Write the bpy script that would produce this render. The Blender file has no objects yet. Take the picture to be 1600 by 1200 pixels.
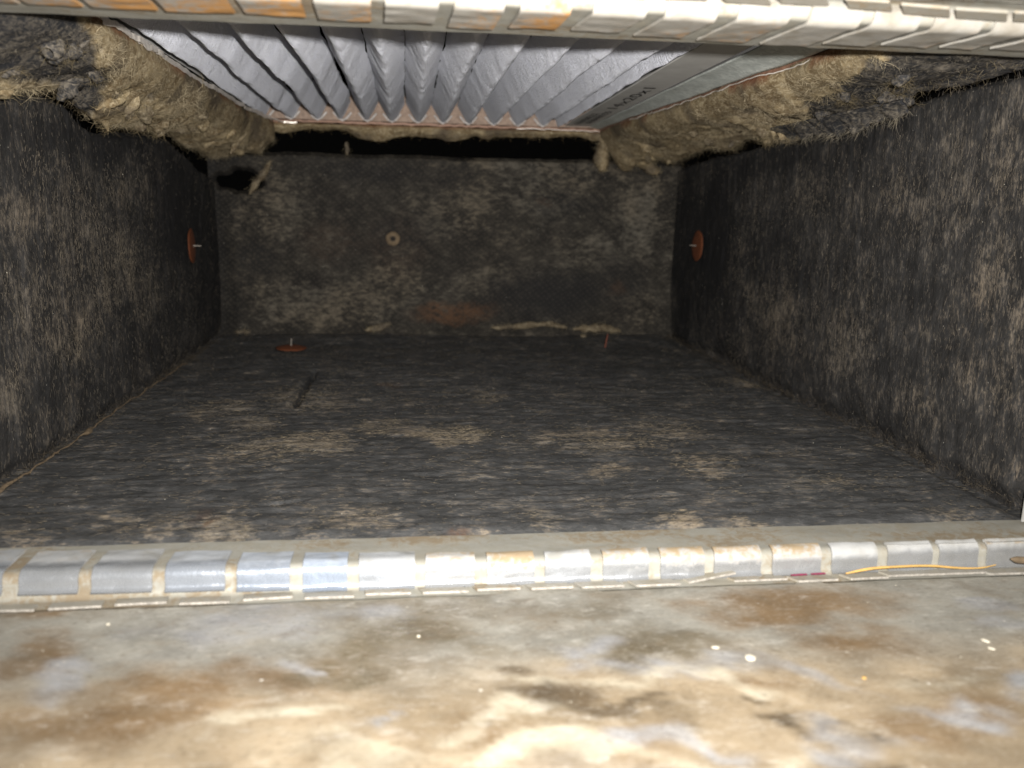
import bpy, bmesh, math, random
import numpy as np
from mathutils import Matrix, Vector

random.seed(7)
rng = np.random.default_rng(11)
sc = bpy.context.scene
COL = sc.collection

# ------------------------------------------------------------------ camera
F_PX = 1334.897                                   # focal length for the 1600 px wide photograph
CAM = np.array([.18935, -.33378, .13213])
CR = np.array([.992504, -.120851, .018178]); CU = np.array([.006177, .198167, .980149]); CF = np.array([.122054, .972689, -.197428])
cd = bpy.data.cameras.new('camera'); cam = bpy.data.objects.new('camera', cd); COL.objects.link(cam)
cam.matrix_world = Matrix(((CR[0], CU[0], -CF[0], CAM[0]), (CR[1], CU[1], -CF[1], CAM[1]), (CR[2], CU[2], -CF[2], CAM[2]), (0, 0, 0, 1)))
cd.sensor_width = 36; cd.lens = F_PX / 1600 * 36; cd.clip_start = .01; cd.clip_end = 50
cd.dof.use_dof = True; cd.dof.focus_distance = .46; cd.dof.aperture_fstop = 10.5
sc.camera = cam
# ------------------------------------------------------------------ light: the phone flash beside the lens, dim room behind it
w = bpy.data.worlds.new('World'); sc.world = w; w.use_nodes = True
w.node_tree.nodes['Background'].inputs[0].default_value = (1, .95, .88, 1)
w.node_tree.nodes['Background'].inputs[1].default_value = .08
ld = bpy.data.lights.new('flash', 'SPOT'); fl = bpy.data.objects.new('flash', ld); COL.objects.link(fl)
fl.matrix_world = cam.matrix_world.copy()
fl.location = Vector(CAM + CR * .016 + CU * .014)
fl.rotation_euler = (cam.matrix_world.to_3x3() @ Matrix.Rotation(math.radians(15), 3, 'X')).to_euler()
ld.energy = 24; ld.shadow_soft_size = .0035; ld.spot_size = math.radians(150); ld.spot_blend = 1; ld.color = (1, .968, .91)
sc.view_settings.view_transform = 'Standard'; sc.view_settings.look = 'None'; sc.view_settings.exposure = 0; sc.view_settings.gamma = 1

# ------------------------------------------------------------------ helpers
def at(px, py, ax, v):
    """where the sight line through a photograph pixel meets a plane of the place"""
    d = (px - 800) / F_PX * CR - (py - 600) / F_PX * CU + CF
    return CAM + d * (v - CAM[ax]) / d[ax]

def vnoise(p, seed=0):
    p = np.asarray(p, float); i = np.floor(p).astype(np.int64); f = p - i; f = f * f * (3 - 2 * f)
    out = np.zeros(len(p)); n = p.shape[1]
    for c in range(2 ** n):
        h = np.full(len(p), seed * 7919 + 13, np.int64); wgt = np.ones(len(p))
        for k in range(n):
            b = (c >> k) & 1
            h = (h ^ ((i[:, k] + b) * (73856093, 19349663, 83492791)[k])) * 2654435761 % 4294967296
            wgt = wgt * (f[:, k] if b else 1 - f[:, k])
        h = (h ^ (h >> 15)) * 2246822519 % 4294967296; h = h ^ (h >> 13)
        out += wgt * (h % 65536) / 65535.
    return out * 2 - 1

def fbm(p, oct=4, seed=0, g=.5):
    p = np.asarray(p, float); a = 1; s = 0; r = np.zeros(len(p))
    for o in range(oct):
        r += a * vnoise(p * 2 ** o + 17.3 * o, seed + o); s += a; a *= g
    return r / s * 1.4

def sstep(a, b, x):
    t = np.clip((x - a) / (b - a), 0, 1); return t * t * (3 - 2 * t)

def mesh_obj(name, v, f, mat=None, parent=None, smooth=True, attrs=None, cols=None):
    me = bpy.data.meshes.new(name)
    v = np.asarray(v, np.float32); f = np.asarray(f, np.int32)
    me.vertices.add(len(v)); me.vertices.foreach_set('co', v.ravel())
    k = f.shape[1]; me.loops.add(f.size); me.loops.foreach_set('vertex_index', f.ravel())
    me.polygons.add(len(f)); me.polygons.foreach_set('loop_start', np.arange(len(f), dtype=np.int32) * k)
    me.polygons.foreach_set('loop_total', np.full(len(f), k, np.int32))
    me.polygons.foreach_set('use_smooth', np.full(len(f), smooth))
    me.update(calc_edges=True); me.validate()
    for n, a in (attrs or {}).items():
        at_ = me.attributes.new(n, 'FLOAT', 'POINT'); at_.data.foreach_set('value', np.asarray(a, np.float32))
    if cols is not None:
        ca = me.attributes.new('tint', 'FLOAT_COLOR', 'POINT')
        c4 = np.ones((len(v), 4), np.float32); c4[:, :3] = cols; ca.data.foreach_set('color', c4.ravel())
    if mat: me.materials.append(mat)
    o = bpy.data.objects.new(name, me); COL.objects.link(o)
    if parent: o.parent = parent
    return o

def grid_faces(nu, nv, flip=False):
    i, j = np.meshgrid(np.arange(nu - 1), np.arange(nv - 1), indexing='ij')
    a = (i * nv + j).ravel(); q = np.stack([a, a + nv, a + nv + 1, a + 1], 1)
    return q[:, ::-1] if flip else q

def gnormals(P, nu, nv):
    G = P.reshape(nu, nv, 3); n = np.cross(np.gradient(G, axis=0), np.gradient(G, axis=1)).reshape(-1, 3)
    return n / (np.linalg.norm(n, axis=1, keepdims=True) + 1e-12)

def bm_obj(name, bm, mat, parent=None, smooth=False, bevel=0):
    if bevel:
        bmesh.ops.bevel(bm, geom=bm.edges[:], offset=bevel, segments=2, affect='EDGES', profile=.6)
    bmesh.ops.recalc_face_normals(bm, faces=bm.faces[:])
    me = bpy.data.meshes.new(name); bm.to_mesh(me); bm.free()
    if smooth:
        for p in me.polygons: p.use_smooth = True
    me.materials.append(mat); o = bpy.data.objects.new(name, me); COL.objects.link(o)
    if parent: o.parent = parent
    return o

def hexa(bm, bot, top):
    vs = [bm.verts.new(Vector(p)) for p in list(bot) + list(top)]
    for q in ((3, 2, 1, 0), (4, 5, 6, 7), (0, 1, 5, 4), (1, 2, 6, 5), (2, 3, 7, 6), (3, 0, 4, 7)): bm.faces.new([vs[k] for k in q])

def box(bm, a, b):
    (x0, y0, z0), (x1, y1, z1) = a, b
    hexa(bm, [(x0, y0, z0), (x1, y0, z0), (x1, y1, z0), (x0, y1, z0)], [(x0, y0, z1), (x1, y0, z1), (x1, y1, z1), (x0, y1, z1)])

def tube_arrays(pts, rad, n=6):
    pts = np.asarray(pts, float); rad = np.broadcast_to(rad, len(pts)); T = np.gradient(pts, axis=0); T /= np.linalg.norm(T, axis=1, keepdims=True) + 1e-12
    up = np.array([.3, .2, 1.]); A = np.cross(T, up); A /= np.linalg.norm(A, axis=1, keepdims=True); B = np.cross(T, A)
    th = np.linspace(0, 2 * math.pi, n + 1)
    V = pts[:, None] + rad[:, None, None] * (np.cos(th)[None, :, None] * A[:, None] + np.sin(th)[None, :, None] * B[:, None])
    return V.reshape(-1, 3), grid_faces(len(pts), n + 1)

def spline(p, n):
    p = np.asarray(p, float); s = np.r_[0, np.cumsum(np.linalg.norm(np.diff(p, axis=0), axis=1))]; t = np.linspace(0, s[-1], n)
    q = np.stack([np.interp(t, s, p[:, k]) for k in range(p.shape[1])], 1)
    for _ in range(max(1, n // 12)):
        q[1:-1] = .25 * q[:-2] + .5 * q[1:-1] + .25 * q[2:]
    return q

def empty(name, loc=(0, 0, 0)):
    o = bpy.data.objects.new(name, None); o.empty_display_size = .01; COL.objects.link(o); o.location = loc; return o

def sharpen(o, ang=.9):
    bm = bmesh.new(); bm.from_mesh(o.data)
    for e in bm.edges:
        if len(e.link_faces) == 2 and e.calc_face_angle(0) > ang: e.smooth = False
    bm.to_mesh(o.data); bm.free(); return o

def tag(o, label=None, cat=None, group=None, kind=None):
    for k, v in (('label', label), ('category', cat), ('group', group), ('kind', kind)):
        if v: o[k] = v
    return o

def fibres(name, base, dirs, length, width, cols, mat, parent, curl=.3, seg=3, lift=None):
    """short loose strands, each a narrow bent ribbon; base/dirs (N,3), joined as one part"""
    N = len(base); t = np.linspace(0, 1, seg + 1)
    dirs = dirs / np.linalg.norm(dirs, axis=1, keepdims=True)
    r = rng.normal(size=(N, 3)); side = np.cross(dirs, r); side /= np.linalg.norm(side, axis=1, keepdims=True) + 1e-9
    r2 = rng.normal(size=(N, 3))
    L = np.broadcast_to(length, N)[:, None, None]
    P = base[:, None] + dirs[:, None] * L * t[None, :, None] + (side[:, None] * np.sin(t * 3.0)[None, :, None] + r2[:, None] * .5 * (t ** 2)[None, :, None]) * L * curl
    if lift is not None: P = P + lift[:, None] * (L * .25 * np.sin(t * math.pi)[None, :, None])
    wv = np.cross(dirs, side); wv /= np.linalg.norm(wv, axis=1, keepdims=True) + 1e-9
    wd = (np.broadcast_to(width, N)[:, None] * (1 - .7 * t)[None])[..., None] * wv[:, None] * .5
    V = np.stack([P - wd, P + wd], 2).reshape(-1, 3)
    k = (np.arange(N) * (seg + 1) * 2)[:, None] + np.arange(seg)[None] * 2; k = k.ravel()
    Fq = np.stack([k, k + 1, k + 3, k + 2], 1)
    o = mesh_obj(name, V, Fq, mat, parent, cols=np.repeat(cols, (seg + 1) * 2, 0)); o['kind'] = 'stuff'
    return o

# ------------------------------------------------------------------ materials
class NT:
    def __init__(s, name):
        s.m = bpy.data.materials.new(name); s.m.use_nodes = True; s.t = s.m.node_tree; s.b = s.t.nodes['Principled BSDF']
        s.co = s.t.nodes.new('ShaderNodeTexCoord').outputs['Object']
    def n(s, typ, **kw):
        nd = s.t.nodes.new(typ)
        for k, v in kw.items():
            if k.startswith('i_'): s.put(nd.inputs[k[2:].replace('_', ' ')], v)
            else: setattr(nd, k, v)
        return nd
    def put(s, sock, v):
        if hasattr(v, 'is_output'): s.t.links.new(v, sock)
        else: sock.default_value = v
    def noise(s, scale, detail=4, rough=.55, vec=None, dist=0):
        return s.n('ShaderNodeTexNoise', i_Vector=vec or s.co, i_Scale=scale, i_Detail=detail, i_Roughness=rough, i_Distortion=dist).outputs['Fac']
    def stretch(s, sc_, rot=(0, 0, 0)):
        return s.n('ShaderNodeMapping', i_Vector=s.co, i_Scale=sc_, i_Rotation=rot).outputs[0]
    def ramp(s, fac, a, b):
        return s.n('ShaderNodeMapRange', interpolation_type='SMOOTHSTEP', i_Value=fac, i_From_Min=a, i_From_Max=b).outputs[0]
    def math(s, op, a, b=0., c=0.):
        nd = s.t.nodes.new('ShaderNodeMath'); nd.operation = op; s.put(nd.inputs[0], a); s.put(nd.inputs[1], b); s.put(nd.inputs[2], c); return nd.outputs[0]
    def mix(s, fac, a, b):
        nd = s.t.nodes.new('ShaderNodeMix'); nd.data_type = 'RGBA'; s.put(nd.inputs[0], fac)
        for k, v in ((6, a), (7, b)):
            s.put(nd.inputs[k], (*v, 1) if isinstance(v, tuple) and len(v) == 3 else v)
        return nd.outputs[2]
    def attr(s, name, col=False):
        return s.n('ShaderNodeAttribute', attribute_name=name).outputs['Color' if col else 'Fac']
    def bump(s, h, dist, strength=1):
        s.put(s.b.inputs['Normal'], s.n('ShaderNodeBump', i_Height=h, i_Distance=dist, i_Strength=strength).outputs[0])
    def out(s, col, rough=.8, metal=0, spec=.3):
        s.put(s.b.inputs['Base Color'], (*col, 1) if isinstance(col, tuple) and len(col) == 3 else col)
        s.put(s.b.inputs['Roughness'], rough); s.put(s.b.inputs['Metallic'], metal); s.put(s.b.inputs['Specular IOR Level'], spec)
        return s.m

def liner(name, axis, dark=(.013, .0125, .0125), slate=(.036, .0345, .034), tan=(.165, .132, .098), weave=False):
    s = NT(name)
    sv = [1., 1., 1.]; sv[axis] = .30 if not weave else .5
    v1 = s.stretch(sv)
    fine = s.noise(640 if not weave else 300, 6, .72, v1 if not weave else s.stretch((.45, 1, 1), (0, .6, 0)), .25); mid = s.noise(200, 6, .7, s.stretch([1 if k != axis else (.8 if axis == 0 else .45) for k in range(3)]), .25); big = s.noise(38, 6, .65, None, .15); vbig = s.noise(14, 3, .5)
    tn = s.attr('tan')
    base = s.mix(s.ramp(s.math('ADD', s.math('MULTIPLY', big, .6), s.math('MULTIPLY', mid, .5)), .42, .7), dark, slate)
    m = s.math('ADD', s.math('MULTIPLY', fine, .62 if not weave else .85), s.math('MULTIPLY', mid, .38 if not weave else .15))
    m = s.math('ADD', m, s.math('MULTIPLY', s.math('SUBTRACT', big, .5), .42))
    m = s.math('ADD', m, s.math('MULTIPLY', tn, .145 if not weave else .24))
    m = s.ramp(m, .52, .70) if not weave else s.ramp(m, .50, .80)
    tanc = s.mix(s.ramp(vbig, .35, .65), tan, (tan[0] * .8, tan[1] * .86, tan[2] * .95))
    rust = s.attr('rust')
    col = s.mix(m, base, tanc)
    col = s.mix(s.math('MULTIPLY', rust, s.ramp(mid, .3, .6)), col, (.085, .040, .018))
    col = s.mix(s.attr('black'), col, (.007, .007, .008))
    fl_ = s.n('ShaderNodeTexVoronoi', feature='F1', i_Vector=s.co, i_Scale=130).outputs['Distance']
    col = s.mix(s.ramp(fl_, .045, .03), col, (.35, .33, .29))
    h = s.math('ADD', fine, s.math('MULTIPLY', mid, 1.2))
    if weave:
        wv = s.n('ShaderNodeTexWave', wave_type='BANDS', bands_direction='DIAGONAL', i_Vector=s.stretch((1, 0, 1)), i_Scale=95, i_Distortion=5, i_Detail=3).outputs['Fac']
        wv2 = s.n('ShaderNodeTexWave', wave_type='BANDS', bands_direction='DIAGONAL', i_Vector=s.stretch((-1.0, 0, 1.5)), i_Scale=85, i_Distortion=5, i_Detail=3).outputs['Fac']
        ww = s.math('MULTIPLY', wv, wv2); h = s.math('ADD', h, s.math('MULTIPLY', ww, .8))
        col = s.mix(s.math('MULTIPLY', s.ramp(ww, .25, .8), .14), col, tanc)
    s.bump(h, .0008 if not weave else .0006, .75)
    return s.out(col, .78, 0, .25)

def m_wool():
    s = NT('fibreglass'); a = s.noise(70, 6, .65, None, .8); b = s.noise(420, 4, .6, s.stretch((1, .45, 1), (.3, .5, .4)), 1.2); c = s.noise(25, 3, .5)
    col = s.mix(s.ramp(a, .35, .68), (.115, .08, .042), (.27, .212, .125))
    col = s.mix(s.ramp(b, .42, .72), col, (.36, .30, .20)); col = s.mix(s.math('MULTIPLY', s.ramp(c, .5, .66), .8), col, (.075, .06, .045))
    col = s.mix(s.attr('rust'), col, (.16, .05, .022))
    ln = s.mix(s.ramp(s.math('ADD', s.math('MULTIPLY', b, .6), s.math('MULTIPLY', a, .5)), .46, .74), (.02, .0205, .023), (.15, .13, .105))
    col = s.mix(s.attr('facing'), col, ln)
    s.bump(s.math('ADD', b, a), .0009, .7)
    return s.out(col, .9, 0, .15)

def m_tint(name, rough=.7, spec=.3):
    s = NT(name); return s.out(s.attr('tint', True), rough, 0, spec)

def m_sheet():
    s = NT('stained_sheet')
    t = s.attr('tint', True); a = s.noise(160, 7, .72, s.stretch((.55, 1, 1)), .25); b = s.noise(900, 4, .65, s.stretch((.5, 1, 1)), .5); c = s.noise(48, 8, .68, None, .2)
    col = s.mix(s.math('MULTIPLY', s.ramp(a, .5, .75), .35), t, (.16, .115, .07)); col = s.mix(s.math('MULTIPLY', s.ramp(a, .48, .25), .3), col, (.55, .53, .49))
    col = s.mix(s.math('MULTIPLY', s.ramp(b, .52, .74), .32), col, (.42, .39, .34)); col = s.mix(s.math('MULTIPLY', s.ramp(c, .54, .62), .25), col, (.10, .07, .04))
    col = s.mix(s.math('MULTIPLY', s.ramp(b, .46, .28), .42), col, (.06, .048, .034))
    sc1 = s.noise(40, 3, .5, s.stretch((1.5, 30, 1), (0, 0, .35))); col = s.mix(s.math('MULTIPLY', s.ramp(sc1, .68, .74), .3), col, (.45, .43, .40))
    pt = s.noise(330, 3, .5); col = s.mix(s.math('MULTIPLY', s.ramp(pt, .66, .71), .3), col, (.07, .05, .03)); col = s.mix(s.math('MULTIPLY', s.ramp(pt, .30, .25), .4), col, (.40, .37, .32))
    v = s.n('ShaderNodeTexVoronoi', i_Vector=s.co, i_Scale=70).outputs['Distance']; col = s.mix(s.ramp(v, .045, .03), col, (.5, .47, .42))
    s.bump(s.math('ADD', a, s.math('MULTIPLY', b, .5)), .0005, .5)
    return s.out(col, s.math('ADD', s.math('MULTIPLY', a, .35), .35), 0, .35)

def m_galv(name, base=(.62, .62, .60), rusty=(.50, .28, .10), metal=.55, rough=.36, dirt=(.25, .225, .175), bare=False):
    s = NT(name)
    a = s.noise(260, 6, .65, None, .6); b = s.noise(1100, 3, .6); c = s.noise(70, 4, .55, None, .5)
    v = s.n('ShaderNodeTexVoronoi', i_Vector=s.co, i_Scale=420).outputs['Color']
    r = s.attr('rust'); bl = s.attr('blue')
    col = s.mix(s.math('MULTIPLY', bl, .8), base, (.22, .26, .33))
    vv = s.n('ShaderNodeSeparateColor', i_Color=v).outputs[0]
    col = s.mix(s.math('MULTIPLY', vv, .55 if 'rail' in name else .14), col, (.30, .33, .32) if 'rail' in name else (.40, .41, .43))
    col = s.mix(s.math('MULTIPLY', s.ramp(c, .48, .7), .5), col, dirt)
    rm = s.math('MULTIPLY', s.ramp(s.math('ADD', s.math('MULTIPLY', a, .7), s.math('MULTIPLY', r, .34)), .46, .66), s.math('MINIMUM', s.math('MULTIPLY', r, 1.6), 1.))
    col = s.mix(rm, col, rusty)
    col = s.mix(s.math('MULTIPLY', s.ramp(b, .62, .72), s.math('MULTIPLY', r, .7)), col, (.20, .11, .05))
    s.bump(s.math('ADD', a, s.math('MULTIPLY', b, .4)), .0003, .5)
    ro_ = s.math('ADD', s.math('MULTIPLY', rm, .4), s.math('ADD', s.math('MULTIPLY', a, .2), rough - .08)); me_ = s.math('MULTIPLY', s.math('SUBTRACT', 1., rm), metal)
    if bare:
        sh = s.math('MULTIPLY', s.ramp(s.math('ADD', s.attr('bare'), s.math('MULTIPLY', a, .25)), .45, .68), s.math('SUBTRACT', 1., rm))
        me_ = s.math('MAXIMUM', me_, s.math('MULTIPLY', sh, .62)); ro_ = s.math('SUBTRACT', ro_, s.math('MULTIPLY', sh, .2)); col = s.mix(s.math('MULTIPLY', sh, .6), col, s.mix(bl, (.37, .375, .385), (.33, .39, .50)))
    return s.out(col, ro_, me_, .15)

def m_pleat():
    s = NT('filter_fabric'); a = s.noise(430, 5, .6, s.stretch((.16, 1, .16), (0, 0, .25)), .15); b = s.noise(1300, 3, .6, s.stretch((.4, 1, .4)))
    col = s.mix(s.ramp(a, .3, .7), (.72, .745, .875), (.82, .845, .95))
    col = s.mix(s.ramp(b, .66, .74), col, (.93, .94, 1.))
    s.bump(s.math('ADD', a, s.math('MULTIPLY', b, .8)), 0.0036, 1); s.put(s.b.inputs['Sheen Weight'], 1.); s.put(s.b.inputs['Sheen Roughness'], .5); return s.out(col, .6, 0, .4)

def m_plain(name, col, rough=.6, metal=0, var=.35, scale=300, spec=.4):
    s = NT(name); a = s.noise(scale, 5, .6, None, .4); d = tuple(c * (1 - var) for c in col)
    s.bump(a, .0004, .5); return s.out(s.mix(s.ramp(a, .3, .7), d, col), rough, metal, spec)

M_FLOOR = liner('liner_floor', 0, tan=(.235, .19, .14), slate=(.070, .070, .072), dark=(.036, .0365, .037))
M_SIDE = liner('liner_side', 2)
M_BACK = liner('liner_back', 0, dark=(.011, .0095, .008), slate=(.030, .026, .021), tan=(.125, .104, .076), weave=True)
M_WOOL = m_wool(); M_FIB = m_tint('loose_fibre', .8, .08); M_SHEET = m_sheet(); M_CLIP = m_galv('galvanised_clip', (.33, .326, .315), (.24, .185, .12), .10, .45, (.17, .155, .12), True); M_BASE = m_galv('galvanised_base', (.27, .26, .225), (.185, .15, .105), .2, .5)
M_TOPC = m_galv('rusty_clip', (.27, .25, .215), (.34, .18, .065), .08, .55, (.15, .125, .09))
M_TAB = m_galv('galvanised_tab', (.28, .26, .22), (.22, .15, .08), .2, .5); M_EDGE = m_plain('cut_edge', (.42, .39, .35), .45, .2, .5, 700)
M_PLEAT = m_pleat(); M_CARD = m_plain('pink_cardboard', (.36, .265, .21), .8); M_BOARD = m_plain('grey_board', (.56, .55, .53), .5, 0, .12, 60); M_INK = m_plain('ink', (.015, .014, .014), .6)
M_RAIL = m_galv('galvanised_rail', (.60, .63, .60), (.4, .25, .12), .2, .5, (.38, .41, .39)); M_RIM = m_plain('copper_rim', (.25, .14, .095), .5, .2); M_FOIL = m_plain('bright_foil_edge', (.82, .76, .7), .3, .4, .2)
M_RUST = m_plain('rusted_washer', (.13, .036, .011), .75, .1, .45, 500); M_PIN = m_plain('pin_steel', (.28, .25, .22), .35, .4); M_DARK = m_plain('shade_black', (.0025, .0025, .0025), .9, 0, .3, 300, 0.)
M_CORD = m_plain('yellow_straw', (.50, .31, .10), .5, 0, .25); M_CRUMB = m_plain('white_crumb', (.50, .46, .38), .8, 0, .1); M_TANC = m_plain('tan_chip', (.16, .115, .07), .8); M_PINK = m_plain('magenta_mark', (.26, .03, .085), .6, 0, .4, 900)
M_RED = m_plain('red_oxide', (.16, .045, .025), .7, 0, .4, 500)

W = .475; D = .568; H = .197

def blobs(A, B, lst, seed=3, warp=.006, freq=60):
    """sum of soft ellipses (a, b, ra, rb, angle, strength) on surface coordinates, with ragged outlines"""
    wa = A + warp * fbm(np.stack([A * freq, B * freq], 1), 4, seed); wb = B + warp * fbm(np.stack([A * freq, B * freq], 1), 4, seed + 9)
    r = np.zeros(len(A))
    for a, b, ra, rb, an, s in lst:
        c, sn = math.cos(an), math.sin(an); u = ((wa - a) * c + (wb - b) * sn) / ra; v = (-(wa - a) * sn + (wb - b) * c) / rb
        r = np.maximum(r, s * sstep(1.15, .35, np.sqrt(u * u + v * v)))
    return r

def spot(px, py, rx, ry, s, ax, val, an=0.):
    """ellipse on a plane of the place, given where the photograph shows it"""
    o = [k for k in range(3) if k != ax]; c = at(px, py, ax, val); dx = at(px + rx, py, ax, val) - c; dy = at(px, py + ry, ax, val) - c
    return (c[o[0]], c[o[1]], max(abs(dx[o[0]]), abs(dy[o[0]]) if ax == 0 else 0), max(abs(dy[o[1]]), 1e-4), an, s)

def shagfib(name, P, N, axis, n, mat, parent, tanmask, dark_patches=0., cdark=(.013, .013, .014), ctan=(.14, .115, .08), ln=(.001, .0032), wd=.00024, wander=.25):
    pr = (.16 + tanmask) * (1 - np.minimum(1., 1.15 * dark_patches) + 0 * tanmask); pr = pr / pr.sum(); k = rng.choice(len(P), n, p=pr); b = P[k] + rng.normal(0, .0008, (n, 3)) * (1 - np.abs(N[k])) + N[k] * rng.uniform(.0001, .0007, n)[:, None]
    d = rng.normal(0, wander, (n, 3)); d -= N[k] * (d * N[k]).sum(1)[:, None]; d[:, axis] += rng.choice([-1, 1], n); d += N[k] * rng.normal(.03, .06, n)[:, None]
    t = np.clip(tanmask[k] * .8 + rng.uniform(-.25, .45, n), 0, 1)[:, None]
    c = np.array(cdark) * (1 - t) + np.array(ctan) * t
    return fibres(name, b, d, rng.uniform(*ln, n), wd * rng.uniform(.6, 1.3, n), c, mat, parent, .12, 2)

# ------------------------------------------------------------------ the setting: lined box
# floor
nu, nv = 330, 400
u, v = np.meshgrid(np.linspace(-.012, W + .016, nu), np.linspace(-.002, D + .006, nv), indexing='ij'); u = u.ravel(); v = v.ravel()
z = .0013 * fbm(np.stack([u * 14, v * 14], 1), 4, 1) + .0007 * fbm(np.stack([u * 70, v * 200], 1), 3, 5)
z -= .0030 * sstep(.014, .0, v); z += .004 * sstep(.50, .56, v) * (.6 + .4 * np.sin(u * 16)) - .003 * sstep(.46, .475, u) * (1 + .5 * np.sin(v * 23))
g0 = at(492, 578, 2, 0); g1 = at(460, 634, 2, 0); d_ = (g1 - g0)[:2]; L_ = np.linalg.norm(d_); d_ /= L_
al = (u - g0[0]) * d_[0] + (v - g0[1]) * d_[1]; ac = -(u - g0[0]) * d_[1] + (v - g0[1]) * d_[0]
groove = np.exp(-(ac / .0022) ** 2) * sstep(-.01, .02, al) * sstep(L_ + .006, L_ - .004, al); z -= .007 * groove; z += .001 * np.exp(-((ac + .006) / .004) ** 2) * sstep(0, .03, al) * sstep(L_ + .01, L_ - .01, al)
g2 = at(440, 786, 2, 0); gash = np.exp(-(((u - g2[0]) / .009) ** 2 + ((v - g2[1] - (u - g2[0]) * .35) / .0016) ** 2)); z -= .003 * gash
FT = [(700, 680, 70, 22, 1), (450, 700, 140, 30, .6), (330, 830, 60, 40, .8), (400, 660, 60, 25, .5), (480, 620, 90, 30, .5), (930, 690, 130, 25, .55), (1160, 815, 40, 22, 1), (1060, 815, 40, 20, .8), (870, 810, 60, 30, .6),
      (600, 665, 60, 15, .6), (1100, 730, 60, 25, .5), (960, 735, 40, 12, .6), (1040, 670, 70, 30, .5), (1160, 598, 40, 14, .6), (760, 620, 40, 12, .5), (240, 820, 80, 30, .4), (560, 810, 90, 30, .45), (1300, 760, 60, 25, .45), (60, 830, 60, 25, .35), (350, 640, 60, 25, .45), (1480, 800, 50, 15, .5), (700, 830, 40, 12, .5)]
tan = blobs(u, v, [spot(a, b, c, d, s, 2, 0) for a, b, c, d, s in FT], 4, .012, 35)
rst = blobs(u, v, [spot(710, 832, 30, 8, .8, 2, 0), spot(345, 810, 14, 9, .8, 2, 0), spot(320, 800, 30, 14, .3, 2, 0), spot(610, 602, 25, 5, .4, 2, 0)], 6)
blk = np.clip(groove * .9 + gash * .9, 0, 1)
P = np.stack([u, v, z], 1)
flo = mesh_obj('floor', P, grid_faces(nu, nv), M_FLOOR, attrs={'tan': tan, 'rust': rst, 'black': blk}); tag(flo, kind='structure')
shagfib('lint_fibre', P, np.tile([0, 0, 1.], (len(P), 1)), 0, 36000, M_FIB, flo, tan * .8 + .1 + .3 * fbm(np.stack([u * 40, v * 60], 1), 3, 8).clip(0, 1))

# side walls
def side(name, x0, sgn, tl, seed, edge, dark_patches):
    nu, nv = 400, 170
    y, zz = np.meshgrid(np.linspace(-.002, D + .004, nu), np.linspace(0, 1, nv), indexing='ij'); y = y.ravel(); tv = zz.ravel()
    ep = np.array([at(a, b, 0, x0) for a, b in edge]); ht = np.interp(y, ep[:, 1], ep[:, 2]) + .0012 * fbm(np.stack([y * 90, y * 0], 1), 4, seed + 8); zz = -.012 + (ht + .012) * tv
    h = .0016 * fbm(np.stack([y * 12, zz * 12], 1), 4, seed) + .0006 * fbm(np.stack([y * 160, zz * 50], 1), 3, seed + 3)
    if sgn < 0: h += .004 * sstep(.03, .0, zz) * np.sin(y * 27) - .002 * sstep(.03, 0, zz)
    h += .0035 * fbm(np.stack([y * 34, zz * 20], 1), 3, seed + 6) * sstep(.03, 0, zz)
    h -= .004 * sstep(.01, 0, zz); h -= .010 * sstep(.975, 1, tv) ** 2
    x = x0 + sgn * h
    t = blobs(y, zz, [spot(a, b, c, d, s * .62, 0, x0) for a, b, c, d, s in tl], seed, .012, 35)
    P = np.stack([x, y, zz], 1)
    dk = blobs(y, zz, [spot(a, b, c, d, s, 0, x0) for a, b, c, d, s in dark_patches], seed + 4, .02, 25)  # liner darker in patches at the far end and below the top edge
    o = mesh_obj(name, P, grid_faces(nu, nv, sgn > 0), M_SIDE, attrs={'tan': t, 'rust': t * 0, 'black': dk}); tag(o, kind='structure')
    shagfib('lint_fibre', P, np.tile([sgn, 0, 0.], (len(P), 1)), 2, 30000, M_FIB, o, t * .8 + .1 + .3 * fbm(np.stack([y * 60, zz * 40], 1), 3, 8).clip(0, 1), dk, ctan=(.12, .10, .075), ln=(.001, .0034))
    n = 1300; yy = rng.uniform(0, D, n); kk = rng.uniform(0, 1, n)[:, None]        # frayed fluff in the joint with the floor
    fibres('joint_fluff', np.stack([x0 + sgn * rng.uniform(.0005, .004, n), yy, .001 + rng.exponential(.0015, n)], 1), rng.normal(0, 1, (n, 3)) * np.array([.6, 1, .5]), rng.uniform(.002, .006, n), .00015, np.array([.013, .013, .013]) * (1 - kk) + np.array([.085, .068, .048]) * kk, M_FIB, o, .5, 3)
    return o
side('wall_left', 0, 1, [(40, 320, 60, 60, .7), (60, 480, 60, 90, .6), (120, 350, 60, 120, .5), (110, 520, 70, 50, .75), (20, 600, 30, 40, .6), (180, 420, 50, 80, .55), (140, 470, 30, 60, .5), (200, 300, 60, 40, .35), (10, 450, 20, 60, .6), (90, 640, 40, 20, .3), (230, 470, 30, 50, .4)], 21, [(-60, 140), (0, 148), (60, 146), (95, 154), (120, 186), (150, 205), (180, 208), (230, 207), (262, 213), (290, 240), (310, 262), (330, 275)], [(285, 330, 50, 150, .8), (230, 240, 110, 45, .7), (70, 190, 120, 40, .5), (250, 520, 60, 60, .35), (330, 400, 40, 200, .7)])
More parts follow.
